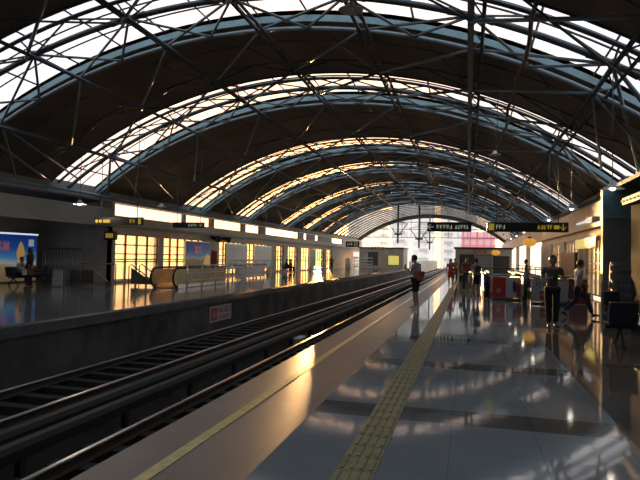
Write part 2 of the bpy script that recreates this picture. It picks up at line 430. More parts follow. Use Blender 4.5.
XK = [-6.4 + 3.2*k for k in range(-3, 4)]
def P(x, y, o): return Vector((x, y, az(x)+o))
line_x = [-18.3 + 24*i/48 for i in range(49)]
vis = [s for s in STRIPS if s[0] > 8]
for n, (y0, y1) in enumerate(vis):
    far = n > 3
    t = thing('arched_roof_truss', '%s arched steel truss from the near end, crossing under a glazed roof strip' % ORD[n].capitalize() if n else
              'Nearest arched steel truss, crossing under the largest glazed roof strip', 'roof truss', (ROOFX, (y0+y1)/2, 4.7), group='arched roof trusses')
    ya, yb, ym = y0+.25, y1-.05, y0+.85
    part('upper_chord', MB().poly([P(x, ya, -.12) for x in line_x], .06, 6), 'steel', t)
    part('lower_chord', MB().poly([P(x, ym, -.34) for x in line_x], .085, 6), 'steel', t)
    part('rear_chord', MB().poly([P(x, yb+.05, -.40) for x in line_x], .06, 6), 'tube', t)
    part('rear_fascia', MB().arch(y1, y1+.06, -.18, .16), 'teal', t)
    part('front_fascia', MB().arch(y0-.06, y0, -.02, .14), 'roof', t)
    for x in XK:
        j = P(x, ym, -.34); jb = MB().ball(j, .13, u=8, v=6); part('ball_joint', MB().ball(P(x, yb+.05, -.4), .1, u=8, v=6), 'joint', t)
        for s in (-1, 1):
            q = P(x+s*.55, ym, -.34); jb.tube(q, j, .105, 6, .05)
        part('ball_joint', jb, 'joint', t)
        for dx in ((-3.2,-1.6,0,1.6) if not far else (-1.6,0,1.6)):
            xx = x+dx
            if -18.3 < xx < 5.6: part('web_strut', MB().tube(j, P(xx, yb+.05, -.4), .042 if not far else .035, 5), 'steel', t)
        for dx in (-1.6, 0, 1.6):
            xx = x+dx
            if -18.3 < xx < 5.6: part('web_strut', MB().tube(j, P(xx, ya, -.12), .03, 5), 'steel', t)
    for xe, sg in ((-18.25, -1), (5.65, 1)):
        xn = XK[0] if sg < 0 else XK[-1]
        j = P(xn, ym, -.34)
        part('eave_strut', MB().tube(j, (xe, y1+5.2 if n % 2 == 0 else y1+4, 4.75), .05, 6), 'tube', t)
        part('eave_strut', MB().tube(j, (xe, y1+.8, 4.6), .05, 6), 'tube', t)
        part('eave_strut', MB().tube(P(xn, y1+.1, -.42), (xe-sg*1.1, y1+5.6, 4.95), .045, 6), 'tube', t)
        part('eave_strut', MB().tube(P(xn, y1+.1, -.42), (xe, y1+3.2, 4.7), .045, 6), 'tube', t)
# longitudinal chords
lk = ['left slope, outermost', 'left slope, second from the left eave', 'left slope, third from the left eave', 'at the crown of the roof',
      'right slope, next to the crown', 'right slope, above near platform, thickest', 'right slope, outermost']
for k, x in enumerate(XK):
    y0r = 10.
    t = thing('lengthwise_roof_chord', 'long steel chord lengthwise under the roof, '+lk[k], 'roof beam', (x, 50, az(x)-.5), group='lengthwise roof chords')
    heavy = abs(x) < .1
    o = -.55
    if heavy:
        b = MB().box(x-.08, x+.08, y0r, 76, az(x)-.62, az(x)-.34)
    else:
        b = MB().tube((x, y0r, az(x)-.42), (x, 76, az(x)-.42), .06, 7)
    part('upper_tube', b, 'steel', t)
    part('lower_tube', MB().tube((x+.30, y0r, az(x)-.55), (x+.30, 76, az(x)-.55), .05, 6), 'steel' if k not in (4,) else 'rust', t)
    tie = MB(); y = y0r; i = 0
    while y < 66:
        tie.tube((x, y, az(x)-.42), (x+.30, y+.8, az(x)-.55), .025, 4); tie.tube((x+.30, y+.8, az(x)-.55), (x, y+1.6, az(x)-.42), .025, 4); y += 1.6
    part('lacing', tie, 'steel', t)
# bracing inside the opaque bays
bays = [(8., 13.)] + [(vis[i][1], vis[i+1][0]) for i in range(len(vis)-1)]
for n, (y0, y1) in enumerate(bays):
    ym = y0 + (y1-y0)*.66
    t = thing('roof_bay_bracing', ('Zigzag tube bracing below the brown roof bay nearest the camera, overhead' if n == 0 else
              'Zigzag tube bracing under the %s brown roof bay beyond the nearest glazed strip' % ORD[n-1]), 'roof bracing', (ROOFX, ym, 8), group='roof bay bracings')
    part('mid_purlin', MB().poly([P(x, ym, -.12) for x in line_x], .03, 5), 'steel', t)
    part('front_purlin', MB().poly([P(x, y0+(y1-y0)*.33, -.08) for x in line_x], .025, 5), 'steel', t)
    for x in XK:
        m_ = P(x, ym, -.5); part('ball_joint', MB().ball(m_, .1, u=8, v=6), 'joint', t)
        for xx, yy, oo, r in ((x+3.2, y0+.1, -.4, .05), (x-3.2, y1+1, -.62, .05), (x-1.6, y0+.1, -.1, .028), (x-1.6, ym, -.12, .028), (x+1.6, ym, -.12, .028), (x+3.2, y1+1, -.62, .03)):
            if -18.3 < xx < 5.7: part('diagonal_strut', MB().tube(m_, P(xx, yy, oo), r, 6), 'tube' if r > .04 else 'steel', t)
# rusty conduit hung under the right slope
t = thing('lighting_conduit', 'rusty brown conduit running lengthwise right of the thickest roof chord, carrying dish lamps', 'conduit', (1.35, 45, 6.9))
b = MB(); pts = []
for i in range(60):
    y = 10 + i*1.1; pts.append((1.35 + .05*math.sin(i*1.7), y, 6.95 + .1*math.sin(i*.9)))
part('pipe', b.poly(pts, .055, 6), 'rust', t)
for i in range(2, 58, 6):
    part('hanger', MB().tube(pts[i], (pts[i][0], pts[i][1], az(1.35)), .018, 5), 'steel', t)

# eave girders
for side, x in (('left', -18.45), ('right', 5.85)):
    s = -1 if side == 'left' else 1
    ys = 10 if side == 'left' else 24
    t = thing('eave_girder', 'long grey-blue girder along the %s foot of the arched roof' % side, 'girder', (x, 50, 4.3), group='eave girders')
    part('gutter_box', MB().box(min(x, x+s*.5), max(x, x+s*.5), ys, END, 4.3, 4.95), 'wall', t)
    part('lower_flange', MB().box(min(x-s*.16,x+s*.02), max(x-s*.16,x+s*.02), ys, END, 4.3, 4.38), 'tube', t)
    part('pipe', MB().tube((x-s*.28, ys, 4.5), (x-s*.28, END, 4.5), .07, 8), 'tube', t)

struct('wall_light_block', MB().box(-23.2, 9.2, -26.3, -26, -1.7, 9.3), 'darkwall')  # added behind the camera, unseen, to shut out sky light from the rear
# ------------------------------------------------------------------ left station building
WX = -18.3
struct('wall_left', MB().box(-23.2, -23, -26, 26.5, 0, 5.2), 'lightwall')
struct('wall_recess', MB().box(-23, WX-.02, 26.5, 26.7, 0, 4.3), 'lightwall')
struct('ceiling', MB().box(-23.2, WX-.68, -26, 26.5, 4.3, 4.42), 'darkwall')
struct('ceiling', MB().box(-23.2, WX-.9, -26, END, 4.95, 5.1), 'darkwall')
struct('wall_left_upper', MB().box(WX-.3, WX, -8, 26.45, 3.15, 3.95), 'wall')
# lintel, pipes
struct('wall_left_lintel', MB().box(WX-.25, WX, 26.5, END, 2.62, 3.6), 'beige')
struct('trim_4', MB().box(WX, WX+.22, 10, END, 2.98, 3.14), 'wall')
struct('wall_left_base', MB().box(WX-.2, WX, 26.7, END, 0, .10), 'beige')
piers = [(26.5,26.75),(31.15,31.75),(37.6,39.9),(44.8,45.4),(51.2,53.3),(55.6,57.0),(60.6,62.0),(66.4,67.5),(72.5,74),(77,92)]
for i, (a, c) in enumerate(piers):
    struct('wall_left_pier', MB().box(WX-.3, WX+.04, a, c, 0, 2.62), 'lightwall' if i < 3 else 'beige')
wn = 11
def glazed_bay(y0, y1, x, nx, fr='frame', glass='winglass', name=None):
    global wn
    w = struct(name or 'window_%d' % wn, MB().box(x-.10, x-.085, y0, y1, .12, 2.6), glass); wn += 1
    f = MB(); dy = (y1-y0)/nx
    for i in range(nx+1):
        yy = y0 + i*dy; f.box(x-.14, x-.04, yy-.045, yy+.045, .1, 2.62)
    part('mullion', f, fr, w)
    h = MB()
    for z in (.14, 1.12, 1.25, 1.55, 2.05, 2.6): h.box(x-.135, x-.045, y0, y1, z-.028, z+.028)
    part('transom', h, fr, w)
    return w
for i, ((a, c), (d, e)) in enumerate(zip(piers, piers[1:])):
    y0, y1 = c, d
    glazed_bay(y0, y1, WX, max(3, round((y1-y0)/.98)))
# clerestory
cl = [(26.6,34.3),(34.6,38.4),(39,44.4),(45.2,48.6),(50.2,60.9),(63,64.4),(68,69.6),(77,84)]
struct('wall_left_clerestory', MB().box(WX-.25, WX, 84, END, 3.6, 4.28), 'beige')
for a, c in cl:
    w = struct('window_%d' % wn, MB().box(WX-.12, WX-.1, a, c, 3.6, 4.22), 'clglass'); wn += 1
for (a, c), (d, e) in zip(cl, cl[1:]):
    struct('wall_left_clerestory', MB().box(WX-.2, WX, c, d, 3.6, 4.25), 'wall')
# column in front of the recess corner
for y in (26.3, 39.0, 52.3, 66.9, 79.):
    pass
# left lightbox advertisement
def billboard(name, label, x, y0, y1, z0, z1, mat, big=True):
    t = thing(name, label, 'advertisement', (x, (y0+y1)/2, z0))
    cs = part('case', MB().box(x-.14, x-.01, y0-.06, y1+.06, z0-.06, z1+.06, .01), 'adframe', t)
    o = MB().quad([(x, y0, z0), (x, y1, z0), (x, y1, z1), (x, y0, z1)], uv=True)
    part('poster', o, mat, cs)
    return t
t = billboard('lightbox_billboard', 'glowing blue and orange seaside lightbox on dark wall behind the seats', -22.0, 17.5, 25.3, .07, 2.42, 'ad')
part('top_tube', MB().box(-22.0, -21.96, 17.45, 25.35, 2.42, 2.5), 'adtube', t)
text('lettering', '冰淇淋', .52, 'adorange', t, (.012, 1.3, 1.72), (0,1,0), (0,0,1))
part('cone_figure', MB().prismx([(24.2,.75),(24.38,1.15),(24.48,1.5),(24.36,1.85),(24.2,2.1),(24.04,1.85),(23.92,1.5),(24.02,1.15)], -21.995, -21.985), 'adcone', t)
part('white_emblem', MB().box(-21.995,-21.985,24.72,25.08,1.85,2.2), 'adwhite', t)
t = billboard('poster_stand', 'blue seaside poster board between the glass bays behind the escalator', -17.7, 33.6, 37.2, .72, 2.42, 'ad2')
for y in (33.8, 37.0): part('leg', MB().box(-17.84, -17.74, y-.05, y+.05, 0, .68), 'frame', t)
text('lettering', '夏日', .55, 'adorange', t, (.012, -.1, 1.15), (0,1,0), (0,0,1))
part('sand_figure', MB().prismx([(36.0,.78),(37.1,.78),(37.1,1.5),(36.7,1.65),(36.3,1.3)], -17.695, -17.685), 'adcone', t)
for i, (a, c, lab) in enumerate(((40.1,44.3,'pale green map board nearest the poster, standing before yellow glass'), (46.0,50.4,'pale green map board next to the seated people, farther than its twin'), (63.6,66.4,'small grey notice board standing between two bright doorways'))):
    t = thing('map_board', lab, 'notice board', (-17.8, (a+c)/2, 0), group='map boards on the far platform')
    part('panel', MB().box(-17.86, -17.78, a, c, .5, 2.4, .01), 'mapboard', t)
    part('frame', MB().box(-17.88, -17.76, a-.05, a+.03, .0, 2.46).box(-17.88, -17.76, c-.03, c+.05, .0, 2.46).box(-17.88, -17.76, a, c, 2.38, 2.5), 'adframe', t)
    b = MB()
    random.seed(i)
    for k in range(7):
        y = a+.3+random.random()*(c-a-1.2); z = .8+random.random()*1.3
        b.box(-17.78, -17.774, y, y+.3+random.random()*.5, z, z+.05)
    part('map_lines', b, 'wall', t)
# small exit box sign on the pier
t = thing('exit_box_sign', 'small lit box sign on the pier left of first glass bay', 'sign', (-18.1, 26.45, 2.3))
part('case', MB().box(-18.6,-17.95,26.2,26.48,2.28,2.74,.02), 'frame', t)
part('face', MB().box(-18.5,-18.05,26.19,26.2,2.38,2.62), 'signyellow', t)
# fire cabinet on pier
t = thing('fire_cabinet', 'narrow red fire cabinet on the grey pier right of blue poster', 'cabinet', (-18.2, 38.8, .0))
part('body', MB().box(-18.26,-18.1,38.5,39.2,.0,1.9,.01), 'red', t)
part('door', MB().box(-18.1,-18.08,38.56,39.14,.68,1.82), 'maroon', t)
# speaker box on lintel
t = thing('wall_speaker', 'dark cluster of speakers on the lintel above red cabinet', 'speaker', (-18.0, 39.5, 2.7))
part('horn', MB().tube((-18.25,38.8,2.85),(-17.7,38.5,2.75),.12,10,.25), 'black', t)
part('horn', MB().tube((-18.25,40.4,2.85),(-17.7,40.7,2.75),.12,10,.25), 'black', t)
part('bracket', MB().box(-18.3,-18.15,38.7,40.5,2.8,2.95), 'black', t)

# ------------------------------------------------------------------ hanging signs
def glyphs(mb, x0, x1, y, z0, z1, n, seed):
    rd = random.Random(seed); w = (x1-x0)/n
    for i in range(n):
        a = x0 + i*w + w*.1; c = a + w*.78
        mb.box(a, c, y-.004, y, z0+(z1-z0)*.45, z0+(z1-z0)*.58)
        for k in range(2):
            xx = a + (c-a)*rd.random()*.85; mb.box(xx, xx+w*.14, y-.004, y, z0, z1)
        mb.box(a, c, y-.004, y, z1-(z1-z0)*.16, z1) if rd.random() < .6 else mb.box(a, c, y-.004, y, z0, z0+(z1-z0)*.14)
    return mb
def arrow(mb, x, y, z, r, ang):
    d = Vector((math.cos(ang), 0, math.sin(ang))); n = Vector((-d.z, 0, d.x)); c = Vector((x, y, z)); w = r*.2
    def pl(pts):
        A = [mb.bm.verts.new(p) for p in pts]; B = [mb.bm.verts.new(p - Vector((0,.004,0))) for p in pts]
        m = len(A); mb.bm.faces.new(A); mb.bm.faces.new(B[::-1])
        for i in range(m): mb.bm.faces.new((A[i], B[i], B[(i+1)%m], A[(i+1)%m]))
    pl([c-d*r+n*w*.6, c+d*r*.5+n*w*.6, c+d*r*.5-n*w*.6, c-d*r-n*w*.6])
    for s in (1, -1): pl([c+d*r, c+n*s*r*.8, c+n*s*r*.8-d*w*1.3, c+d*r-d*w*1.6])
    return mb
def hang_sign(label, x0, x1, y, z0, z1, lay, top):
    t = thing('hanging_direction_sign', label, 'sign', ((x0+x1)/2, y, z0), group='black hanging direction signs')
    cs = part('case', MB().box(x0, x1, y-.07, y+.07, z0, z1, .012), 'signblack', t)
    for x in (x0+(x1-x0)*.12, x1-(x1-x0)*.12): part('hanger_rod', MB().tube((x, y, z1), (x, y, top(x)), .014, 6), 'steel', t)
    h = z1-z0; f = y-.07; W = x1-x0
    for k, a in enumerate(lay):
        kind, u0, u1, mat = a[:4]; X0, X1 = x0+W*u0, x0+W*u1
        if kind == 'box': part('pictogram', MB().box(X0, X1, f-.004, f, z0+h*.15, z1-h*.15), mat, cs)
        if kind == 'glyph': part('lettering', glyphs(MB(), X0, X1, f, z0+h*.3, z1-h*.28, a[4], k+int(x0*7)), mat, cs)
        if kind == 'arrow': part('arrow', arrow(MB(), (X0+X1)/2, f, (z0+z1)/2, h*.36, a[4]), mat, cs)
        if kind == 'oval': part('pictogram', MB().box(X0, X1, f-.004, f, z0+h*.3, z1-h*.3, .001), mat, cs)
        if kind == 'disc': part('disc', MB().tube(((X0+X1)/2, f, (z0+z1)/2), ((X0+X1)/2, f-.004, (z0+z1)/2), (X1-X0)/2, 14), mat, cs)
    return t
roofz = lambda x: az(x)-.5
hang_sign('black hanging sign with yellow arrow pointing down, over the near platform right side', .53, 2.76, 17.5, 2.44, 2.72,
  [('box', .02, .09, 'signyellow'), ('glyph', .11, .23, 'signwhite', 3), ('glyph', .62, .81, 'signyellow', 5), ('oval', .825, .89, 'signyellow'), ('arrow', .90, .97, 'signyellow', -PI/2)], roofz)
hang_sign('black hanging sign with pale arrow pointing left, over the far end of near platform', -2.75, .2, 40, 3.5, 4.14,
  [('arrow', .02, .12, 'signwhite', PI), ('glyph', .2, .58, 'signwhite', 5), ('glyph', .62, .94, 'signwhite', 5)], roofz)
hang_sign('black hanging sign with yellow discs at its left end, over the far platform', -14.62, -12.45, 20.0, 2.70, 3.02,
  [('disc', .02, .085, 'signyellow'), ('disc', .10, .165, 'signyellow'), ('oval', .19, .34, 'signyellow'), ('glyph', .74, .86, 'signyellow', 2), ('box', .92, .98, 'signyellow')], roofz)
hang_sign('black hanging sign with white arrow pointing right, over the far platform escalator', -14.45, -12.75, 26.0, 2.92, 3.2,
  [('glyph', .5, .78, 'signwhite', 4), ('arrow', .84, .96, 'signwhite', 0)], roofz)
hang_sign('small dark hanging box sign far down the far platform', -17.0, -15.0, 80, 3.1, 3.9, [('glyph', .1, .5, 'signwhite', 2), ('box', .6, .9, 'lightgrey')], lambda x: 6.5)
hang_sign('small black hanging sign farthest along the far platform', -13.9, -12.1, 84, 2.9, 3.25, [('glyph', .1, .9, 'signwhite', 4)], lambda x: 6.5)

# ------------------------------------------------------------------ dish lamps
def dish_proto(label, loc, top, r, group, bulbmat='bulb'):
    t = thing('pendant_dish_lamp', label, 'lamp', loc, group=group)
    MB().lathe([(.02,.16*r/.25),(.07,.15*r/.25),(.09,.08),(r*.6,.045),(r,0),(r-.01,-.005),(r*.6,.035),(.08,.07)], (0,0,0)).build('shade', 'lampdish', t)
    MB().ball((0,0,.03), .07, u=10, v=8).build('bulb', bulbmat, t.children[0])
    MB().tube((0,0,.15), (0,0,top-loc[2]), .012, 6).build('stem', 'steel', t)
    return t
def put_lamp(label, loc, r, group, lit=True, e=20):
    t = dish_proto(label, loc, min(az(loc[0])-.45, 99), r, group, 'bulb' if lit else 'lampdish')
    if lit:
        l = bpy.data.lights.new('lamp_light', 'POINT'); l.energy = e; l.color = (1,.86,.66); l.shadow_soft_size = .08
        o = bpy.data.objects.new('lamp_light', l); COL.objects.link(o); o.location = (loc[0], loc[1], loc[2]-.08)
ln = ['nearest', 'second nearest', 'third nearest', 'fourth nearest', 'fifth nearest', 'sixth nearest', 'seventh nearest']
for i in range(7):
    put_lamp('lit white dish lamp low over right side of near platform, %s of the row' % ln[i], (3.17, 14.2+5.3*i, 3.28), .26, 'low dish lamps over the near platform', True, 1.2)
put_lamp('large white dish lamp high over the tracks at the top of the picture', (-2.66, 12.6, 7.25), .29, 'high dish lamps', False)
put_lamp('orange-lit dish lamp high beside the rusty conduit, nearer of the pair', (1.0, 24, 5.87), .27, 'high dish lamps', False)
put_lamp('orange-lit dish lamp high beside the rusty conduit, farther of the pair', (1.17, 34, 6.2), .26, 'high dish lamps', False)
put_lamp('lit dish lamp hanging over the far platform in front of the dark recess', (-14.6, 19, 3.45), .27, 'dish lamps over the far platform', True, 110)
put_lamp('unlit dish lamp hanging above the far platform escalator sign', (-13.4, 23, 3.7), .24, 'dish lamps over the far platform', False)
put_lamp('unlit dish lamp under the left slope below third glazed strip', (-15.2, 34, 5.5), .27, 'dish lamps over the far platform', False)

# ------------------------------------------------------------------ right side
RX = 5.5
struct('wall_right', MB().box(9.0, 9.2, -26, 24, 0, 5.1), 'darkwall')
struct('ceiling', MB().box(5.4, 9.2, -26, 24.2, 4.45, 4.6), 'darkwall')
struct('wall_right_end', MB().box(5.02, 9.2, 24.0, 24.3, 0, 3.3), 'wall')
struct('wall_right_fascia', MB().box(5.0, 9.2, 23.95, 24.3, 3.3, 4.45), 'teal')
struct('wall_right_upper', MB().box(RX, RX+.3, 24.3, 47, 2.78, 4.28), 'sunlit_beige')
struct('trim_5', MB().box(RX-.3, RX, 24.3, 58, 3.1, 3.3), 'sunlit_beige')
struct('wall_right_upper', MB().box(RX, RX+.3, 47, END, 3.25, 4.28), 'beige')
rp = [(24.3,26.2),(29.6,31.4),(35.8,37.4),(41.2,46.8)]
for a, c in rp: struct('wall_right_pier', MB().box(RX-.05, RX+.3, a, c, 0, 2.78), 'beige')
for (a, c), (d, e) in zip(rp, rp[1:]):
    glazed_bay(c, d, RX+.15, max(3, round((d-c)/.9)), 'gold')  # gold metal paints the sunlit tint onto these window frames
    struct('wall_right_transom', MB().box(RX+.0, RX+.2, c, d, 2.6, 2.78), 'beige')
for y in (58, 70, 82, 94): struct('wall_right_column', MB().box(RX-.05, RX+.3, y, y+.5, 0, 3.25), 'beige')
# outside railing along the open side
t = thing('open_side_railing', 'low railing along the bright open right side, far down the platform', 'railing', (RX, 70, 0))
part('top_rail', MB().tube((RX,47,1.1),(RX,99,1.1),.04,6), 'frame', t)
part('infill', MB().box(RX-.01,RX+.01,47,99,.1,.5), 'wall', t)
for i in range(14): part('post', MB().tube((RX,47+i*4,0),(RX,47+i*4,1.1),.035,6), 'frame', t)
# tube lamp on right lintel
t = thing('tube_lamp', 'bare white tube lamp slanting on the lintel above golden windows', 'lamp', (5.3, 28.5, 3.5))
part('housing', MB().box(5.2,5.5,26.9,30.3,3.3,3.6), 'white', t)
part('tube', MB().tube((5.17,26.9,3.45),(5.17,30.3,3.45),.035,8), 'adtube', t)
# yellow exit lightbox in right wall
t = thing('yellow_lightbox', 'bright yellow light box over the dark windows of right wall', 'sign', (5.4, 29, 2.2))
part('case', MB().box(5.36,5.46,26.9,31.8,2.22,2.74,.01), 'gold', t)
part('face', MB().box(5.345,5.36,27.0,31.7,2.28,2.68), 'yellowwin', t)
# dark red poster on the wall
t = thing('poster_board', 'dark red poster board on right wall behind the person in blue', 'advertisement', (5.3, 33.5, .7))
part('frame', MB().box(5.26,5.40,31.3,35.9,.75,2.1,.01), 'frame', t)
part('print', MB().box(5.25,5.26,31.4,35.8,.82,2.03), 'adrose', t)
# lit kiosk / vending block at right edge
t = thing('platform_kiosk', 'tall dark kiosk with warm bulbs along its top, at the right picture edge', 'kiosk', (4.7, 14, 0))
part('body', MB().box(3.8,5.9,13.2,15.2,0,3.0,.02), 'matdark', t)
part('corner_post', MB().box(3.72,3.86,13.1,13.3,0,3.0), 'rust', t)
part('side_panel', MB().box(3.76,3.8,13.4,15.0,.3,2.7), 'matdark', t)
part('front_panel', MB().box(4.02,5.7,13.16,13.2,.9,2.75), 'maroon', t)
part('yellow_strip', MB().box(3.90,4.0,13.15,13.2,.2,2.8), 'gold', t)
rf = part('roof_fascia', MB().box(3.63,6.0,13.0,15.3,3.0,3.18,.01), 'rust', t)
for i in range(8): part('bulb', MB().ball((3.61, 13.1+i*.3, 3.09), .03, u=8, v=6), 'warmbulb', rf)

# bench: row of dark moulded seats
def seat_bench(label, loc, rz, nseat, group=None):
    t = thing('waiting_bench', label, 'bench', loc, rz, group)
    W = .55
    for i in range(nseat):
        x = i*W
        s_ = MB().prismx([(-.02,.42),(.44,.40),(.46,.43),(.42,.455),(.05,.45),(-.02,.47)], x, x+W-.05).build('seat', 'seat', t)
        MB().prismx([(.0,.46),(.045,.46),(-.045,.86),(-.09,.85)], x, x+W-.05).build('backrest', 'seat', t)
        MB().box(x-.02, x+.0, .03, .4, .62, .65, .005).build('armrest', 'frame', t)
    MB().box(-.02, nseat*W-.03, .14, .22, .34, .40).build('beam', 'frame', t)
    for x in (.25, nseat*W-.3):
        MB().tube((x,.18,.36),(x,-.08,0),.028,6).build('leg', 'frame', t)
        MB().tube((x,.18,.36),(x,.48,0),.028,6).build('leg', 'frame', t)
    return t
seat_bench('row of dark blue moulded seats at the right picture edge beside kiosk', (2.60, 11.9, 0), PI*.02+0, 4)
seat_bench('dark seats below blue lightbox on the far platform, person sitting on them', (-20.6, 18.2, 0), -PI/2, 5).location = (-20.3, 24.2, 0)
seat_bench('dark seats before the second map board on far platform, two people sitting', (-17.4, 54.6, 0), -PI/2, 4)

# newspaper / bicycle-like magazine rack near right wall
t = thing('magazine_rack', 'open wire magazine rack with slanted shelves by the dark right wall', 'rack', (4.9, 20.6, 0))
for x in (4.6, 5.3):
    part('post', MB().tube((x,20.9,0),(x,20.9,1.55),.02,6), 'frame', t)
    part('foot', MB().tube((x,20.4,.02),(x,20.95,.02),.02,6), 'frame', t)
for z in (.35,.65,.95,1.25,1.5): part('shelf', MB().prismx([(20.6,z),(20.88,z+.1),(20.88,z+.12),(20.6,z+.02)], 4.6, 5.3), 'frame', t)
t = thing('hand_trolley', 'black folding hand trolley leaning by the yellow window', 'trolley', (4.35, 19.5, 0))
part('frame', MB().poly([(4.15,19.3,.05),(4.35,19.8,1.0),(4.6,19.8,1.0),(4.4,19.3,.05)], .02, 6), 'black', t)
part('load_bag', MB().box(4.1,4.55,19.35,19.65,.28,.72,.06), 'darkcloth', t)
for x in (4.12, 4.46): part('wheel', MB().tube((x-.02,19.42,.09),(x+.02,19.42,.09),.09,12), 'rubber', t)

# ------------------------------------------------------------------ stairwell guards with red/pale panels on the near platform
def guard(label, x0, x1, y, yb, panels, side=True):
    t = thing('stairwell_guard', label, 'guard rail', ((x0+x1)/2, y, 0), group='panelled stairwell guards')
    W = x1-x0
    for a, c, mat in panels: part('panel', MB().box(x0+W*a+.01, x0+W*c-.01, y-.02, y+.02, .12, .92, .005), mat, t)
    part('top_rail', MB().tube((x0,y,1.02),(x1,y,1.02),.035,8), 'chrome', t)
    part('bottom_rail', MB().tube((x0,y,.1),(x1,y,.1),.02,6), 'chrome', t)
    part('kick_plate', MB().box(x0, x1, y-.04, y+.04, 0, .07), 'frame', t)
    for x in (x0, (x0+x1)/2, x1): part('post', MB().tube((x,y+.03,0),(x,y+.03,1.02),.025,8), 'chrome', t)
    if side:
        for x in (x0, x1):
            part('side_rail', MB().tube((x,y,1.02),(x,yb,1.02),.03,6), 'chrome', t)
            k = y+2
            while k <= yb: part('post', MB().tube((x,k,0),(x,k,1.02),.022,6), 'chrome', t); k += 2
    return t
t = guard('stairwell guard with red panel beside a pale one, left of the standing man', .98, 2.06, 24.3, 32, [(0,.47,'red'),(.47,1,'lightgrey')])
for (dx, s, m) in ((.03,.085,'lightgrey'),): 
    text('lettering', '乐', .22, 'lightgrey', t, (-.30, -.03, .35), (1,0,0), (0,0,1))
part('figure_blue', MB().ball((1.83,24.27,.55), .2, .35, .05, 1.2), 'navy', t)
part('figure_red', MB().ball((1.97,24.27,.45), .2, .35, .05, 1.6), 'red', t)
t = guard('pale stairwell guard with small red block, just behind the standing man', 2.33, 3.6, 22.75, 31, [(0,1,'lightgrey')])
part('red_block', MB().box(2.62,3.0,22.72,22.73,.16,.5), 'red', t)
text('lettering', '可乐', .24, 'navy', t, (-.28, -.03, .7), (1,0,0), (0,0,1))
text('lettering', '特价', .16, 'lightgrey', t, (-.15, -.035, .33), (1,0,0), (0,0,1))
t = guard('dark red stairwell guard right of the standing man', 3.7, 4.6, 24.6, 27, [(0,1,'maroon')], False)
# escalators between guards (black handrail newels)
def escalator(label, xa, xb, y0, y1, mat, group='escalators'):
    t = thing('escalator', label, 'escalator', ((xa+xb)/2, y0, 0), group=group)
    for x in (xa, xb):
        pts = [(x, y0+.45+.45*math.cos(a), .5+.45*math.sin(a)) for a in [math.radians(260-i*17) for i in range(10)]]
        pts = [(x, y0+.9, .08)] + pts + [(x, y0+1.2, .95), (x, y1, .95)]
        part('handrail', MB().poly(pts, .05, 8), 'rubber', t)
        prof = [(y0+.45+.4*math.cos(a), .5+.4*math.sin(a)) for a in [math.radians(260-i*17) for i in range(10)]]
        part('balustrade', MB().prismx([(y1,.06)] + [(y0+.6,.06)] + prof + [(y1,.9)], x-.02, x+.02), mat, t)
        part('skirt', MB().box(x-.07, x+.07, y0+.35, y1, 0, .2, .01), 'chrome', t)
    part('landing_plate', MB().box(xa, xb, y0+.3, y0+2.2, 0, .03), 'chrome', t)
    part('steps', MB().box(xa+.08, xb-.08, y0+2.2, y1, 0, .02), 'black', t)
    return t
escalator('escalator with black handrails left of the red panel on near platform', .72, .86, 24.6, 31, 'wall')
escalator('escalator with black handrails between the two panelled guards', 2.17, 2.23, 23.6, 31, 'wall')
escalator('escalator with golden balustrades on the far platform in front of glass bay', -14.2, -13.05, 23.6, 29.3, 'tan')
# posts of a queue rail by the people
t = thing('queue_barrier', 'slim steel barrier posts in front of the person in patterned top', 'barrier', (.2, 25.3, 0))
for x, y in ((.06,26.2),(.22,24.6)):
    part('post', MB().tube((x,y,0),(x,y,1.12),.022,8), 'chrome', t); part('base', MB().tube((x,y,0),(x,y,.03),.12,14), 'chrome', t)
part('rail', MB().tube((.06,26.2,1.08),(.22,24.6,1.08),.016,6), 'chrome', t)
# long handrail across beyond guards
t = thing('crossing_handrail', 'long dark handrail crossing behind the red and pale panels', 'railing', (3, 34, 0))
part('top_rail', MB().tube((.8,34,1.15),(5.0,34,1.15),.035,8), 'frame', t)
part('mid_rail', MB().tube((.8,34,.75),(5.0,34,.75),.025,8), 'frame', t)
part('panel', MB().box(.8,5.0,33.99,34.01,.1,.62), 'maroon', t)
for i in range(6): part('post', MB().tube((.8+i*.84,34,0),(.8+i*.84,34,1.15),.025,8), 'frame', t)

# ------------------------------------------------------------------ far platform furniture
t = thing('stair_railing', 'white multi-post railing around the stairwell right of the golden escalator', 'railing', (-12.3, 27, 0))
b = [(-12.2,23.3),(-12.2,24.8),(-12.2,26.3),(-12.2,27.8),(-12.2,29.3),(-12.2,31),(-12.2,33),(-13.3,33),(-14.4,33)]
for x, y in b: part('post', MB().tube((x,y,0),(x,y,1.1),.03,8), 'white', t)
for z, r in ((1.1,.035),(.75,.02),(.42,.02),(.12,.02)):
    part('rail', MB().tube((-12.2,23.3,z),(-12.2,33,z),r,6), 'white', t); part('rail', MB().tube((-12.2,33,z),(-14.4,33,z),r,6), 'white', t)
t = thing('glass_guard', 'pale glass guard panels on posts behind the white railing, longer rail above', 'guard rail', (-14.5, 36, 0))
part('panel', MB().box(-14.52,-14.48,34.2,39.6,.1,.9,.005), 'lightgrey', t)
part('top_rail', MB().tube((-14.5,33.4,1.25),(-14.5,41,1.25),.035,8), 'white', t)
part('red_rail', MB().box(-14.54,-14.46,34,40,.92,1.0), 'maroon', t)
for y in (34.2, 36, 37.8, 39.6, 41): part('post', MB().tube((-14.5,y,0),(-14.5,y,1.25),.03,8), 'white', t)
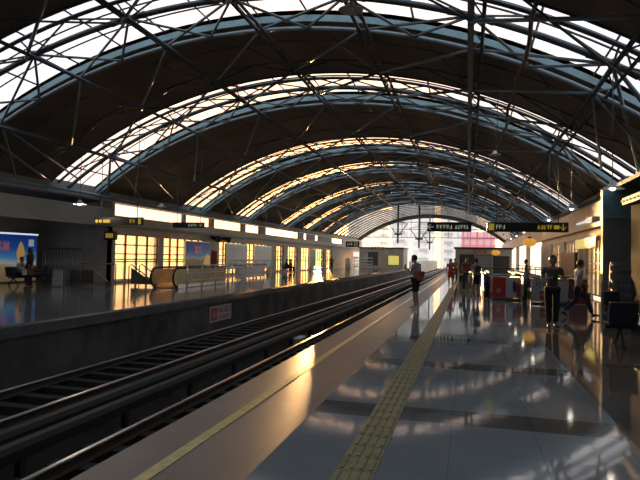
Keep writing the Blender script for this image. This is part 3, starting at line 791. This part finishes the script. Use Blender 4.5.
# stair handrail descending in first glass bay and in recess
def stair_rail(label, x, y, w):
    t = thing('stair_handrail', label, 'handrail', (x, y, 0), group='sloping stair handrails')
    for s in (0, .9):
        part('rail', MB().poly([(x,y+s,.0),(x,y+s,.98),(x+.12,y+s,1.05),(x+w,y+s,.25)], .028, 8), 'white' if w > 1.5 else 'frame', t)
    part('panel', MB().quad([(x+.1,y+.02,.1),(x+w,y+.02,.1),(x+w,y+.02,.2),(x+.1,y+.02,.9)]), 'olive', t)
    return t
stair_rail('black sloping handrail in front of the first bright glass bay', -16.0, 24.6, 1.35)
t = thing('stair_handrail', 'pale sloping handrail over the dark stairwell in the recess', 'handrail', (-18, 24, 0), group='sloping stair handrails')
part('rail', MB().tube((-18.6,24.4,1.05),(-16.6,24.4,1.05),.03,8), 'wall', t)
part('rail', MB().tube((-18.2,24.4,1.0),(-16.9,24.4,.1),.03,8), 'beige', t)
part('panel', MB().box(-19.2,-17.9,24.45,24.48,.05,.7), 'conc', t)
part('post', MB().tube((-18.6,24.4,0),(-18.6,24.4,1.05),.03,8), 'wall', t)
part('post', MB().tube((-16.6,24.4,0),(-16.6,24.4,1.05),.03,8), 'wall', t)
# A-board
t = thing('folding_board', 'pale folding notice board standing on the far platform before the bars', 'notice board', (-18.1, 22.3, 0))
part('front_leaf', MB().prism([(-18.42,.02),(-17.86,.02),(-17.9,.78),(-18.36,.78)], 22.2, 22.24), 'lightgrey', t)
part('rear_leaf', MB().prism([(-18.42,.02),(-17.86,.02),(-17.9,.76),(-18.36,.76)], 22.42, 22.45), 'wall', t)
# barred gate
t = thing('barred_gate', 'dark barred gate standing across the recess behind the folding board', 'gate', (-20.2, 25.2, 0))
part('top_bar', MB().tube((-21.5,25.2,1.75),(-19.2,25.2,1.75),.03,6), 'frame', t); part('bottom_bar', MB().tube((-21.5,25.2,.1),(-19.2,25.2,.1),.03,6), 'frame', t)
for i in range(15): part('bar', MB().tube((-21.5+i*.164,25.2,0),(-21.5+i*.164,25.2,1.85),.018,6), 'chrome', t)
# far platform small buildings and things
def hut(label, x0, x1, y0, y1, h, wins, mat='beige', face='x'):
    t = thing('platform_hut', label, 'hut', ((x0+x1)/2, y0, 0), group='platform huts')
    part('wall', MB().box(x0,x1,y0,y1,0,h), mat, t)
    part('roof', MB().box(x0-.15,x1+.15,y0-.15,y1+.15,h,h+.18,.02), 'frame', t)
    for a, c, z0, z1, m in wins:
        f = part('window', MB().box(a-.06, c+.06, y0-.05, y0, z0-.06, z1+.06), 'frame', t)
        part('pane', MB().box(a, c, y0-.07, y0-.05, z0, z1), m, f)
    return t
hut('beige hut with bright yellow window at the end of the far platform', -16.5, -9.6, 88, 94, 3.1, [(-15.9,-15.1,.9,2.4,'mapboard'), (-15.0,-13.6,.5,2.5,'darkwall'), (-11.9,-10.3,.6,2.0,'yellowwin')])
hut('beige stair house with red sign at the end of the near platform', -1.3, 4.4, 62, 68, 2.75, [(-.8,.6,.2,2.1,'frame'), (.9,2.3,.2,2.1,'wall'), (2.6,4.1,.3,2.0,'frame')])
t = thing('red_name_sign', 'red lettered sign on the front of the stair house', 'sign', (1.2, 61.9, 2.3))
part('board', MB().box(-.4,2.7,61.9,61.96,2.2,2.65), 'beige', t)
text('lettering', '候车室', .5, 'redtxt', t, (0,-.03,.12), (1,0,0), (0,0,1))
for x, y, z, lab in ((2.25, 50, 2.25, 'round orange lantern before the stair house'), (3.35, 34, 2.65, 'orange lantern hanging in front of the bright open side')):
    t = thing('orange_lantern', lab, 'lantern', (x,y,z), group='orange lanterns')
    part('globe', MB().ball((x,y,z), .3, 1.2, 1.2, .8, 14, 10), 'orangelit', t)
    part('cap', MB().tube((x,y,z+.22),(x,y,z+.32),.12,10), 'frame', t)
    part('cord', MB().tube((x,y,z+.3),(x,y,az(x)-.3),.01,5), 'frame', t)
t = thing('white_bin', 'white rounded bin standing far down the left platform', 'bin', (-15.6, 75, 0))
part('body', MB().lathe([(.01,0),(.35,0),(.38,.9),(.36,1.3),(.2,1.5),(.01,1.52)], (-15.6,75,0)), 'white', t)
t = thing('pale_rail_stand', 'pale slatted stand beside the white bin', 'stand', (-15, 82, 0))
for z in (.2,.6,1.0,1.5): part('slat', MB().box(-16.2,-13.4,82,82.1,z,z+.16), 'white', t)
for x in (-16.2,-13.5): part('post', MB().box(x,x+.1,82.1,82.2,0,1.7), 'wall', t)

# hanging masts at the open end
for i, (x, y, z0, lab) in enumerate(((-8.95,75,3.6,'left of the man with phone, nearer the left'), (-6.2,75,3.0,'over the track centre above the man with phone'), (-6.05,94,3.1,'farthest, just left of the pale arrow sign'))):
    t = thing('hanging_mast', 'dark hanging mast with V braces, '+lab, 'mast', (x,y,z0), group='hanging masts')
    top = az(x)-.2
    part('pole', MB().tube((x,y,z0),(x,y,top),.11,8), 'rust', t)
    for s in (-1,1):
        part('brace', MB().tube((x,y,z0+.9),(x+s*1.25,y,z0+2.6),.055,6), 'rust', t)
        part('brace', MB().tube((x+s*1.25,y,z0+2.6),(x,y,z0+2.8),.035,6), 'rust', t)
    part('insulator', MB().box(x-.5,x+.5,y-.1,y+.1,z0+1.1,z0+1.3,.03), 'rust', t)
# gable end frame at the open end
t = thing('end_gable_frame', 'open lattice frame closing the far mouth of the roof', 'roof truss', (ROOFX, 97.5, 5))
part('arch', MB().arch(97.2,97.8,-.5,.1,n=24), 'steel', t)
for z in (5.2, 6.6, 7.8):
    hw = math.sqrt(ROOFR**2-(z-ROOFC+ROOFR)**2) if z > 4.9 else 12
    part('crossbar', MB().tube((ROOFX-hw,97.5,z),(ROOFX+hw,97.5,z),.06,6), 'steel', t)
for i in range(-7, 8):
    x = ROOFX+i*1.55; part('mullion', MB().tube((x,97.5,5.2 if abs(i) < 7 else 4.9),(x,97.5,az(x)-.2),.04,6), 'steel', t)
# parapet of the line beyond the station
struct('wall_parapet_left', MB().box(-9.9, -9.6, END, 190, -1.5, 1.15), 'pale_conc')
struct('wall_parapet_right', MB().box(-2.3, -2.0, END, 190, -1.5, .9), 'pale_conc')
# city
def tower(label, x0, x1, y0, y1, z1, mat='facade'):
    t = thing('apartment_tower', label, 'building', ((x0+x1)/2, y0, -12), group='towers beyond the tracks')
    part('walls', MB().box(x0,x1,y0,y1,-12,z1), mat, t)
    part('parapet', MB().box(x0-.4,x1+.4,y0-.4,y1+.4,z1,z1+1.2), 'lightgrey', t)
    z = -2
    while z < z1-2:
        for a in (x0+1.5, x1-4.5): part('balcony', MB().box(a, a+3, y0-1.0, y0, z, z+.9), 'lightgrey', t)
        z += 3.1
    return t
tower('pale gridded apartment tower filling the bright gap behind the man with phone', -26, -12, 200, 215, 38)
tower('pale gridded tower behind the pale arrow sign', -10, 3, 215, 230, 34)
tower('pale low block at the left of the open end', -48, -30, 230, 245, 20)
t = thing('pink_building', 'pink framed building above the roof of the stair house', 'building', (2.3, 141, -12))
part('walls', MB().box(-1.6,6.2,141,150,-12,8.3), 'pinkwall', t)
for x in (-1.3,.3,1.9,3.5,5.1): part('column', MB().box(x,x+.35,140.7,141,-12,8.3), 'pink', t)
for z in (3,4.8,6.6): part('band', MB().box(-1.6,6.2,140.6,141,z,z+.4), 'pink', t)
# ground outside
struct('floor_outside', MB().box(-400,400,190.2,500,-12.4,-12), 'pale_conc')
struct('floor_outside', MB().box(-400,-23.3,-60,190,-12.4,-12), 'pale_conc')
struct('floor_outside', MB().box(9.3,400,-60,190,-12.4,-12), 'pale_conc')

# ------------------------------------------------------------------ people
def skin_mesh(verts, edges, radii, sub=2, root=0):
    me = bpy.data.meshes.new('tmp'); me.from_pydata([tuple(v) for v in verts], edges, [])
    o = bpy.data.objects.new('tmp', me); COL.objects.link(o)
    md = o.modifiers.new('s', 'SKIN'); md.use_smooth_shade = True
    for i, r in enumerate(radii):
        r = r if isinstance(r, tuple) else (r, r)
        sv = me.skin_vertices[0].data[i]; sv.radius = r; sv.use_root = (i == root)
    sb = o.modifiers.new('b', 'SUBSURF'); sb.levels = sub; sb.render_levels = sub
    ev = o.evaluated_get(bpy.context.evaluated_depsgraph_get()); out = bpy.data.meshes.new_from_object(ev)
    bpy.data.objects.remove(o); return out
def merge(meshes, name, mat, parent):
    bm = bmesh.new()
    for m_ in meshes: bm.from_mesh(m_)
    for f in bm.faces: f.smooth = True
    me = bpy.data.meshes.new(name); bm.to_mesh(me); bm.free(); me.materials.append(M[mat])
    o = bpy.data.objects.new(name, me); COL.objects.link(o); o.parent = parent; return o
def chain(pts, rad, sub=2): return skin_mesh(pts, [(i, i+1) for i in range(len(pts)-1)], rad, sub)
def V(*a): return Vector(a)
BASE = dict(pel=V(0,0,.94), wai=V(0,0,1.08), che=V(0,.01,1.30), nek=V(0,0,1.46), hed=V(0,.025,1.585),
    hL=V(.09,0,.90), kL=V(.10,.02,.49), aL=V(.10,-.02,.09), tL=V(.12,.15,.035), hR=V(-.09,0,.90), kR=V(-.10,.02,.49), aR=V(-.10,-.02,.09), tR=V(-.12,.15,.035),
    sL=V(.185,0,1.40), eL=V(.235,-.02,1.12), wL=V(.245,.05,.87), sR=V(-.185,0,1.40), eR=V(-.235,-.02,1.12), wR=V(-.245,.05,.87))
def bbmesh(fn):
    b = MB(); fn(b); bmesh.ops.recalc_face_normals(b.bm, faces=b.bm.faces); me = bpy.data.meshes.new('t'); b.bm.to_mesh(me); b.bm.free(); return me
def person(label, loc, rz, scale=1., pose=None, top='greytee', bottom='darkcloth', legs='long', sleeves='short', hair='short', shoe='shoe', sitting=False, female=False, lowskin=None):
    J = {k: v.copy() for k, v in BASE.items()}
    if pose: J.update({k: Vector(v) for k, v in pose.items()})
    t = thing('person', label, 'person', loc, rz); t.scale = (scale,)*3
    sh = .9 if female else 1.
    for k in ('sL','sR'): J[k].x *= sh
    vs, es, rs = [], [], []; idx = {}
    def add(k, r, frm=None, p=None):
        idx[k] = len(vs); vs.append(J[k] if p is None else p); rs.append(r)
        if frm: es.append((idx[frm], idx[k]))
    add('pel', (.125,.10)); add('wai', (.115,.085), 'pel'); add('che', (.14,.10), 'wai'); add('nek', .06, 'che')
    add('hd0', .054, 'nek', J['nek'].lerp(J['hed'], .45))
    for s in 'LR':
        add('s'+s, .056, 'che'); add('e'+s, .040, 's'+s); add('w'+s, .026, 'e'+s)
        add('h'+s, .088, 'pel'); add('k'+s, .056, 'h'+s)
        add('c'+s, .053, 'k'+s, J['k'+s].lerp(J['a'+s], .35)); add('a'+s, .035, 'c'+s); add('t'+s, (.036,.024), 'a'+s)
    body = [skin_mesh(vs, es, rs)]
    # hands: palm and five fingers of their own lengths
    for s, sg in (('L',1),('R',-1)):
        d = (J['w'+s]-J['e'+s]).normalized(); side = d.cross(V(sg*1.,.2,.1)).normalized(); nrm_ = side.cross(d).normalized()
        if pose and 'curl' in pose.get('_', ()): pass
        w0 = J['w'+s]; palm = w0 + d*.075
        body.append(chain([w0-d*.02, w0+d*.04, palm], [.024, (.036,.017), (.038,.015)], 1))
        for k, (o, L) in enumerate(((-.03,.062),(-.010,.075),(.011,.070),(.031,.055))):
            a = palm + side*o - d*.01; b1 = a + d*L*.5 - nrm_*sg*.006; c1 = b1 + d*L*.35 - nrm_*sg*.03
            body.append(chain([a, b1, c1], [.0095,.009,.0075], 1))
        a = w0 + d*.03 - side*.03; body.append(chain([a, a - side*.022 + d*.028, a - side*.026 + d*.058 - nrm_*sg*.012], [.012,.011,.009], 1))
    hd = J['hed']; tilt = (J['hed']-J['nek']); fwd = (pose or {}).get('_face', (0,1,0)); fwd = Vector(fwd).normalized()
    upv = (tilt.normalized() + V(0,0,1)).normalized(); rt = fwd.cross(upv).normalized(); fw = upv.cross(rt).normalized()
    HM = Matrix((rt, fw, upv)).transposed().to_4x4(); HM.translation = hd
    def head(b):
        b.ball((0,0,.02), .099, .82, .98, 1.16, 20, 16); b.ball((0,.035,-.045), .06, .85, .9, .95, 14, 10)
        b.tube((0,.085,.02), (0,.112,-.018), .009, 8, .016); b.ball((0,.108,-.02), .017, 1, .8, .7, 8, 6)
        for s in (-1,1):
            b.ball((s*.078,-.005,.0), .026, .35, .8, 1.15, 8, 8); b.ball((s*.031,.083,.022), .014, 1.1, .6, .7, 10, 8)
            b.tube((s*.015,.092,.045), (s*.048,.08,.048), .006, 6)
        b.ball((0,.09,-.055), .024, 1, .4, .35, 10, 6); b.ball((0,.072,-.09), .024, 1, .8, .7, 8, 6)
    hm = bbmesh(head); hm.transform(HM); body.append(hm)
    merge(body, 'body', 'skin', t)
    def hairf(b):
        bmesh.ops.create_uvsphere(b.bm, u_segments=20, v_segments=16, radius=1, matrix=Matrix.Translation((0,-.012,.038)) @ Matrix.Diagonal((.092,.106,.112,1)))
        kill = [v for v in b.bm.verts if (v.co.y > .035 and v.co.z < .085) or v.co.z < -.045]
        bmesh.ops.delete(b.bm, geom=kill, context='VERTS')
        if hair == 'long': b.ball((0,-.06,-.09), .1, .85, .5, 1.9, 14, 12)
        if hair == 'tail': b.ball((0,-.12,-.02), .05, .7, .8, 1.6, 10, 8)
        if hair == 'bun': b.ball((0,-.1,.08), .045, 1, 1, 1, 10, 8)
    hm = bbmesh(hairf); hm.transform(HM); merge([hm], 'hair', 'hair', t)
    # top
    vs, es, rs, idx = [], [], [], {}
    add('pel', (.143,.118)); add('wai', (.132,.104), 'pel'); add('che', (.157,.118), 'wai'); add('nk', .062, 'che', J['che'].lerp(J['nek'], .72))
    for s in 'LR':
        add('s'+s, .073, 'che')
        e = J['s'+s].lerp(J['e'+s], .62)
        if sleeves == 'short': add('m'+s, .062, 's'+s, e)
        elif sleeves == 'long': add('e'+s, .052, 's'+s); add('w'+s, .038, 'e'+s)
    merge([skin_mesh(vs, es, rs)], 'shirt', top, t)
    # bottoms
    vs, es, rs, idx = [], [], [], {}
    add('pel', (.138,.114), None, J['pel']+V(0,0,.03))
    for s in 'LR':
        add('h'+s, .103, 'pel')
        if legs == 'shorts': add('q'+s, .088, 'h'+s, J['h'+s].lerp(J['k'+s], .6)); add('k'+s, .082, 'q'+s)
        elif legs == 'skirt': add('q'+s, .105, 'h'+s, J['h'+s].lerp(J['k'+s], .5)); add('k'+s, .10, 'q'+s, J['h'+s].lerp(J['k'+s], .85))
        else: add('k'+s, .082, 'h'+s); add('c'+s, .076, 'k'+s, J['k'+s].lerp(J['a'+s], .4)); add('a'+s, .066, 'c'+s, J['k'+s].lerp(J['a'+s], .93))
    if legs in ('skirt', 'dress'):
        pass
    merge([skin_mesh(vs, es, rs)], {'skirt':'skirt','shorts':'shorts'}.get(legs, 'trousers'), bottom, t)
    if lowskin:
        for s in 'LR': merge([chain([J['h'+s], J['k'+s], J['k'+s].lerp(J['a'+s], .35), J['a'+s]], [.09,.064,.06,.042])], 'stocking', lowskin, t)
    for s in 'LR':
        a, b_ = J['a'+s], J['t'+s]; dd = (b_-a); dd.z = 0; dd.normalize()
        zz = min(a.z, .09)
        heel = a - dd*.045 + V(0,0,-.045); toe = b_ + dd*.05
        merge([chain([heel, a+V(0,0,-.035), a.lerp(b_, .6)+V(0,0,.0), toe], [.036,(.045,.045),(.043,.034),(.030,.024)])], 'shoe', shoe, t)
    return t
def attach(t, name, fn, mat):
    me = bbmesh(fn); me.materials.append(M[mat]); o = bpy.data.objects.new(name, me); COL.objects.link(o); o.parent = t; return o
def held(name, label, cat, t, fn, mat, extra=()):
    """a thing carried by a person: top-level, placed in the person's frame"""
    h = thing(name, label, cat, t.location, t.rotation_euler[2]); h.scale = t.scale
    attach(h, 'body', fn, mat)
    for n_, f_, m_ in extra: attach(h, n_, f_, m_)
    return h

# man reading his phone at the platform edge, facing the tracks
m1 = person('man in grey tee and dark shorts looking down at phone by the yellow line', (-1.62, 18.7, 0), math.radians(72), 1.0,
    dict(hed=(0,.075,1.585), nek=(0,.02,1.455), eR=(-.23,.08,1.15), wR=(-.10,.29,1.27), eL=(.235,-.01,1.12), wL=(.20,.12,.92),
         kL=(.10,.03,.49), aL=(.10,-.03,.09), tL=(.12,.14,.035), _face=(0,1,-.42)), 'greytee', 'darkcloth', 'shorts', 'short', 'short', 'paleshoe')
held('smartphone', 'dark phone held up in the hand of the man at the platform edge', 'phone', m1,
    lambda b: b.box(-.095,-.02,.345,.357,1.27,1.42,.004), 'black', (('screen', lambda b: b.box(-.09,-.025,.340,.3445,1.28,1.41), 'navy'),))
held('shoulder_bag', 'red shoulder bag hanging at the back of the man with phone', 'bag', m1,
    lambda b: b.box(-.24,.06,-.26,-.13,.90,1.20,.03), 'redcloth', (('strap', lambda b: b.poly([(.04,-.14,1.18),(.13,-.10,1.42),(.10,.04,1.475),(-.06,.145,1.32),(-.16,.12,1.08),(-.2,-.14,1.15)], .014, 6), 'maroon'),
    ('flap', lambda b: b.box(-.245,.065,-.27,-.255,1.06,1.2,.005), 'maroon')))
m2 = person('standing man in olive shirt and dark trousers facing camera, hands at his waist', (1.98, 14.75, 0), PI+.05, 1.02,
    dict(eR=(-.235,.0,1.13), wR=(-.09,.22,1.14), eL=(.235,.0,1.13), wL=(.09,.23,1.18), aL=(.07,-.02,.09), kL=(.085,.02,.49), aR=(-.07,-.02,.09), kR=(-.085,.02,.49), tR=(-.10,.15,.035), tL=(.10,.15,.035),
         _face=(.1,1,-.35), hed=(0,.045,1.58)), 'olive', 'darkcloth', 'long', 'short')
held('smartphone', 'dark phone held at the waist of the standing man in olive shirt', 'phone', m2, lambda b: b.box(-.04,.04,.31,.322,1.12,1.25,.004), 'black', (('screen', lambda b: b.box(-.036,.036,.3225,.324,1.13,1.24), 'navy'),))
m3 = person('person in light blue top striding right past the red guard', (3.08, 17.75, 0), math.radians(-80), .97,
    dict(kL=(.09,.22,.55), aL=(.09,.38,.11), tL=(.10,.54,.09), kR=(-.09,-.05,.50), aR=(-.09,-.42,.19), tR=(-.10,-.33,.05), pel=(0,0,.90), hL=(.09,0,.86), hR=(-.09,0,.86),
         hed=(0,.06,1.58), eL=(.24,-.12,1.13), wL=(.25,-.02,.90), eR=(-.24,.12,1.13), wR=(-.24,.30,.98)), 'blue', 'navy', 'long', 'short', 'short')
held('travel_bag', 'dark red travel bag swinging low beside the striding person in blue', 'bag', m3, lambda b: b.box(-.36,-.26,-.02,.46,.38,.72,.05), 'redcloth',
    (('handle', lambda b: b.poly([(-.31,.06,.72),(-.29,.14,.86),(-.29,.26,.86),(-.31,.36,.72)], .013, 6), 'maroon'),))
m4 = person('dark-clad person with maroon top walking beside the patterned-top person', (-.05, 29.2, 0), PI-.25, 1.02,
    dict(kL=(.10,.14,.50), aL=(.10,.10,.09), tL=(.11,.27,.035), kR=(-.10,-.02,.49), aR=(-.10,-.20,.12), tR=(-.11,-.06,.035), eR=(-.26,.0,1.12), wR=(-.28,.05,.90)), 'maroon', 'darkcloth', 'long', 'short')
held('handbag', 'black bag carried at the knee of the dark-clad walking person', 'bag', m4, lambda b: b.box(.20,.33,-.08,.20,.52,.80,.03), 'blackcloth',
    (('strap', lambda b: b.poly([(.26,-.04,.80),(.25,.05,.86),(.26,.14,.80)], .012, 6), 'blackcloth'),))
m5 = person('person in grey patterned top and shorts standing by the steel posts', (.36, 26.4, 0), .5, .97,
    dict(eL=(.25,.06,1.14), wL=(.14,.24,1.2), eR=(-.25,.0,1.14), wR=(-.2,.16,1.0)), 'patterned', 'darkcloth', 'shorts', 'short', 'tail', 'shoe', female=True)
held('backpack', 'small black bag worn by the person in grey patterned top', 'bag', m5, lambda b: b.box(-.13,.13,-.27,-.13,1.08,1.38,.05), 'blackcloth', (('pocket', lambda b: b.box(-.09,.09,-.29,-.265,1.12,1.24,.01), 'navy'),))
m6 = person('distant woman in long red dress walking near the platform edge', (-.95, 33.2, 0), PI+.1, .95, dict(kL=(.09,.10,.49), aL=(.09,.08,.09), tL=(.1,.24,.035)), 'redcloth', 'redcloth', 'skirt', 'short', 'long', female=True)
m7 = person('farthest person on the near platform, in orange top', (-.9, 43, 0), PI-.2, .98, None, 'orangecloth', 'brownskirt', 'long', 'short')
m8 = person('person in olive standing behind the pale guard, partly hidden by it', (3.0, 32, 0), PI/2, .98, None, 'olive', 'darkcloth', 'long', 'long')
# far platform
m9 = person('woman in black top and brown skirt standing by the blue lightbox', (-17.95, 20.3, 0), math.radians(100), 1.0,
    dict(eL=(.22,.05,1.14), wL=(.16,.2,1.0), eR=(-.21,-.02,1.12), wR=(-.22,.05,.87)), 'blackcloth', 'brownskirt', 'skirt', 'long', 'long', 'shoe', female=True, lowskin='blackcloth')
held('handbag', 'small white bag at the side of the woman in brown skirt', 'bag', m9, lambda b: b.box(-.33,-.26,-.02,.16,.58,.80,.02), 'whitecloth', (('strap', lambda b: b.poly([(-.29,.0,.80),(-.25,.06,.87),(-.29,.13,.80)], .01, 6), 'whitecloth'),))
SIT = dict(pel=(0,0,.56), wai=(0,.01,.68), che=(0,.04,.90), nek=(0,.06,1.06), hed=(0,.10,1.19), hL=(.1,.02,.54), hR=(-.1,.02,.54), kL=(.12,.44,.52), kR=(-.12,.44,.52),
    aL=(.12,.46,.09), aR=(-.12,.46,.09), tL=(.13,.62,.035), tR=(-.13,.62,.035), sL=(.18,.05,1.0), sR=(-.18,.05,1.0), eL=(.23,.12,.75), eR=(-.23,.12,.75), wL=(.12,.34,.70), wR=(-.12,.34,.70))
person('person in white top sitting before the blue lightbox on far platform', (-20.0, 22.0, 0), -PI/2, 1., SIT, 'whitecloth', 'darkcloth', 'long', 'short')
person('seated dark-clad person on the seats by the second map board, nearer one', (-17.15, 53.0, 0), -PI/2, 1., SIT, 'blackcloth', 'darkcloth', 'long', 'long')
person('seated dark-clad person on the seats by the second map board, farther one', (-17.15, 54.1, 0), -PI/2, 1., SIT, 'navy', 'darkcloth', 'long', 'long', 'long')
person('distant person standing alone far along the left platform', (-16.4, 69, 0), 2.8, 1., None, 'maroon', 'darkcloth', 'long', 'long')


# ------------------------------------------------------------------ light
w = bpy.data.worlds.new('sky'); S.world = w; w.use_nodes = True; nt = w.node_tree
bg = nt.nodes['Background']
SUN_AZ, SUN_EL = math.radians(14.5), math.radians(3.5)
sd = Vector((-math.sin(SUN_AZ)*math.cos(SUN_EL), math.cos(SUN_AZ)*math.cos(SUN_EL), math.sin(SUN_EL)))
tc = nt.nodes.new('ShaderNodeTexCoord')
class W_: node_tree = nt
q = NB(W_)
def vm(op, a, b=None):
    n = nt.nodes.new('ShaderNodeVectorMath'); n.operation = op
    nt.links.new(a, n.inputs[0])
    if b is not None: n.inputs[1].default_value = b
    return n
nrm = vm('NORMALIZE', tc.outputs['Generated'])
dot = vm('DOT_PRODUCT', nrm.outputs[0], tuple(sd)).outputs['Value']
d0 = q.m('MAXIMUM', dot, 0.)
glow1 = q.m('POWER', d0, 14.); glow2 = q.m('POWER', d0, 180.)
sep = nt.nodes.new('ShaderNodeSeparateXYZ'); nt.links.new(nrm.outputs[0], sep.inputs[0])
up = q.m('MAXIMUM', sep.outputs[2], 0.)
base = q.mix(q.m('POWER', up, .5), (1.0,.86,.68), (.74,.86,1.0))
base = q.mix(q.m('POWER', d0, 22.), base, (1.7,.78,.28))
def scale(c, f):
    n = nt.nodes.new('ShaderNodeVectorMath'); n.operation = 'SCALE'
    if isinstance(c, tuple): n.inputs[0].default_value = c
    else: nt.links.new(c, n.inputs[0])
    if isinstance(f, (int, float)): n.inputs['Scale'].default_value = f
    else: nt.links.new(f, n.inputs['Scale'])
    return n.outputs[0]
def vadd(a, b):
    n = nt.nodes.new('ShaderNodeVectorMath'); n.operation = 'ADD'; nt.links.new(a, n.inputs[0]); nt.links.new(b, n.inputs[1]); return n.outputs[0]
tot = vadd(vadd(scale(base, 1.0), scale((.8,.45,.2), glow1)), scale((6.,2.6,.7), glow2))
nt.links.new(tot, bg.inputs[0]); bg.inputs[1].default_value = 3.0
sun = bpy.data.lights.new('sun', 'SUN'); sun.energy = 46; sun.color = (1.,.55,.20); sun.angle = math.radians(.8)
so = bpy.data.objects.new('sun', sun); COL.objects.link(so); so.rotation_euler = sd.to_track_quat('Z', 'Y').to_euler()

S.view_settings.view_transform = 'Standard'; S.view_settings.look = 'None'; S.view_settings.gamma = 1; S.view_settings.exposure = -1.0
S.view_settings.use_curve_mapping = False
S.cycles.max_bounces = 10; S.cycles.transparent_max_bounces = 16; S.cycles.diffuse_bounces = 4; S.cycles.glossy_bounces = 4
S.cycles.use_denoising = True; S.cycles.sample_clamp_indirect = 6.
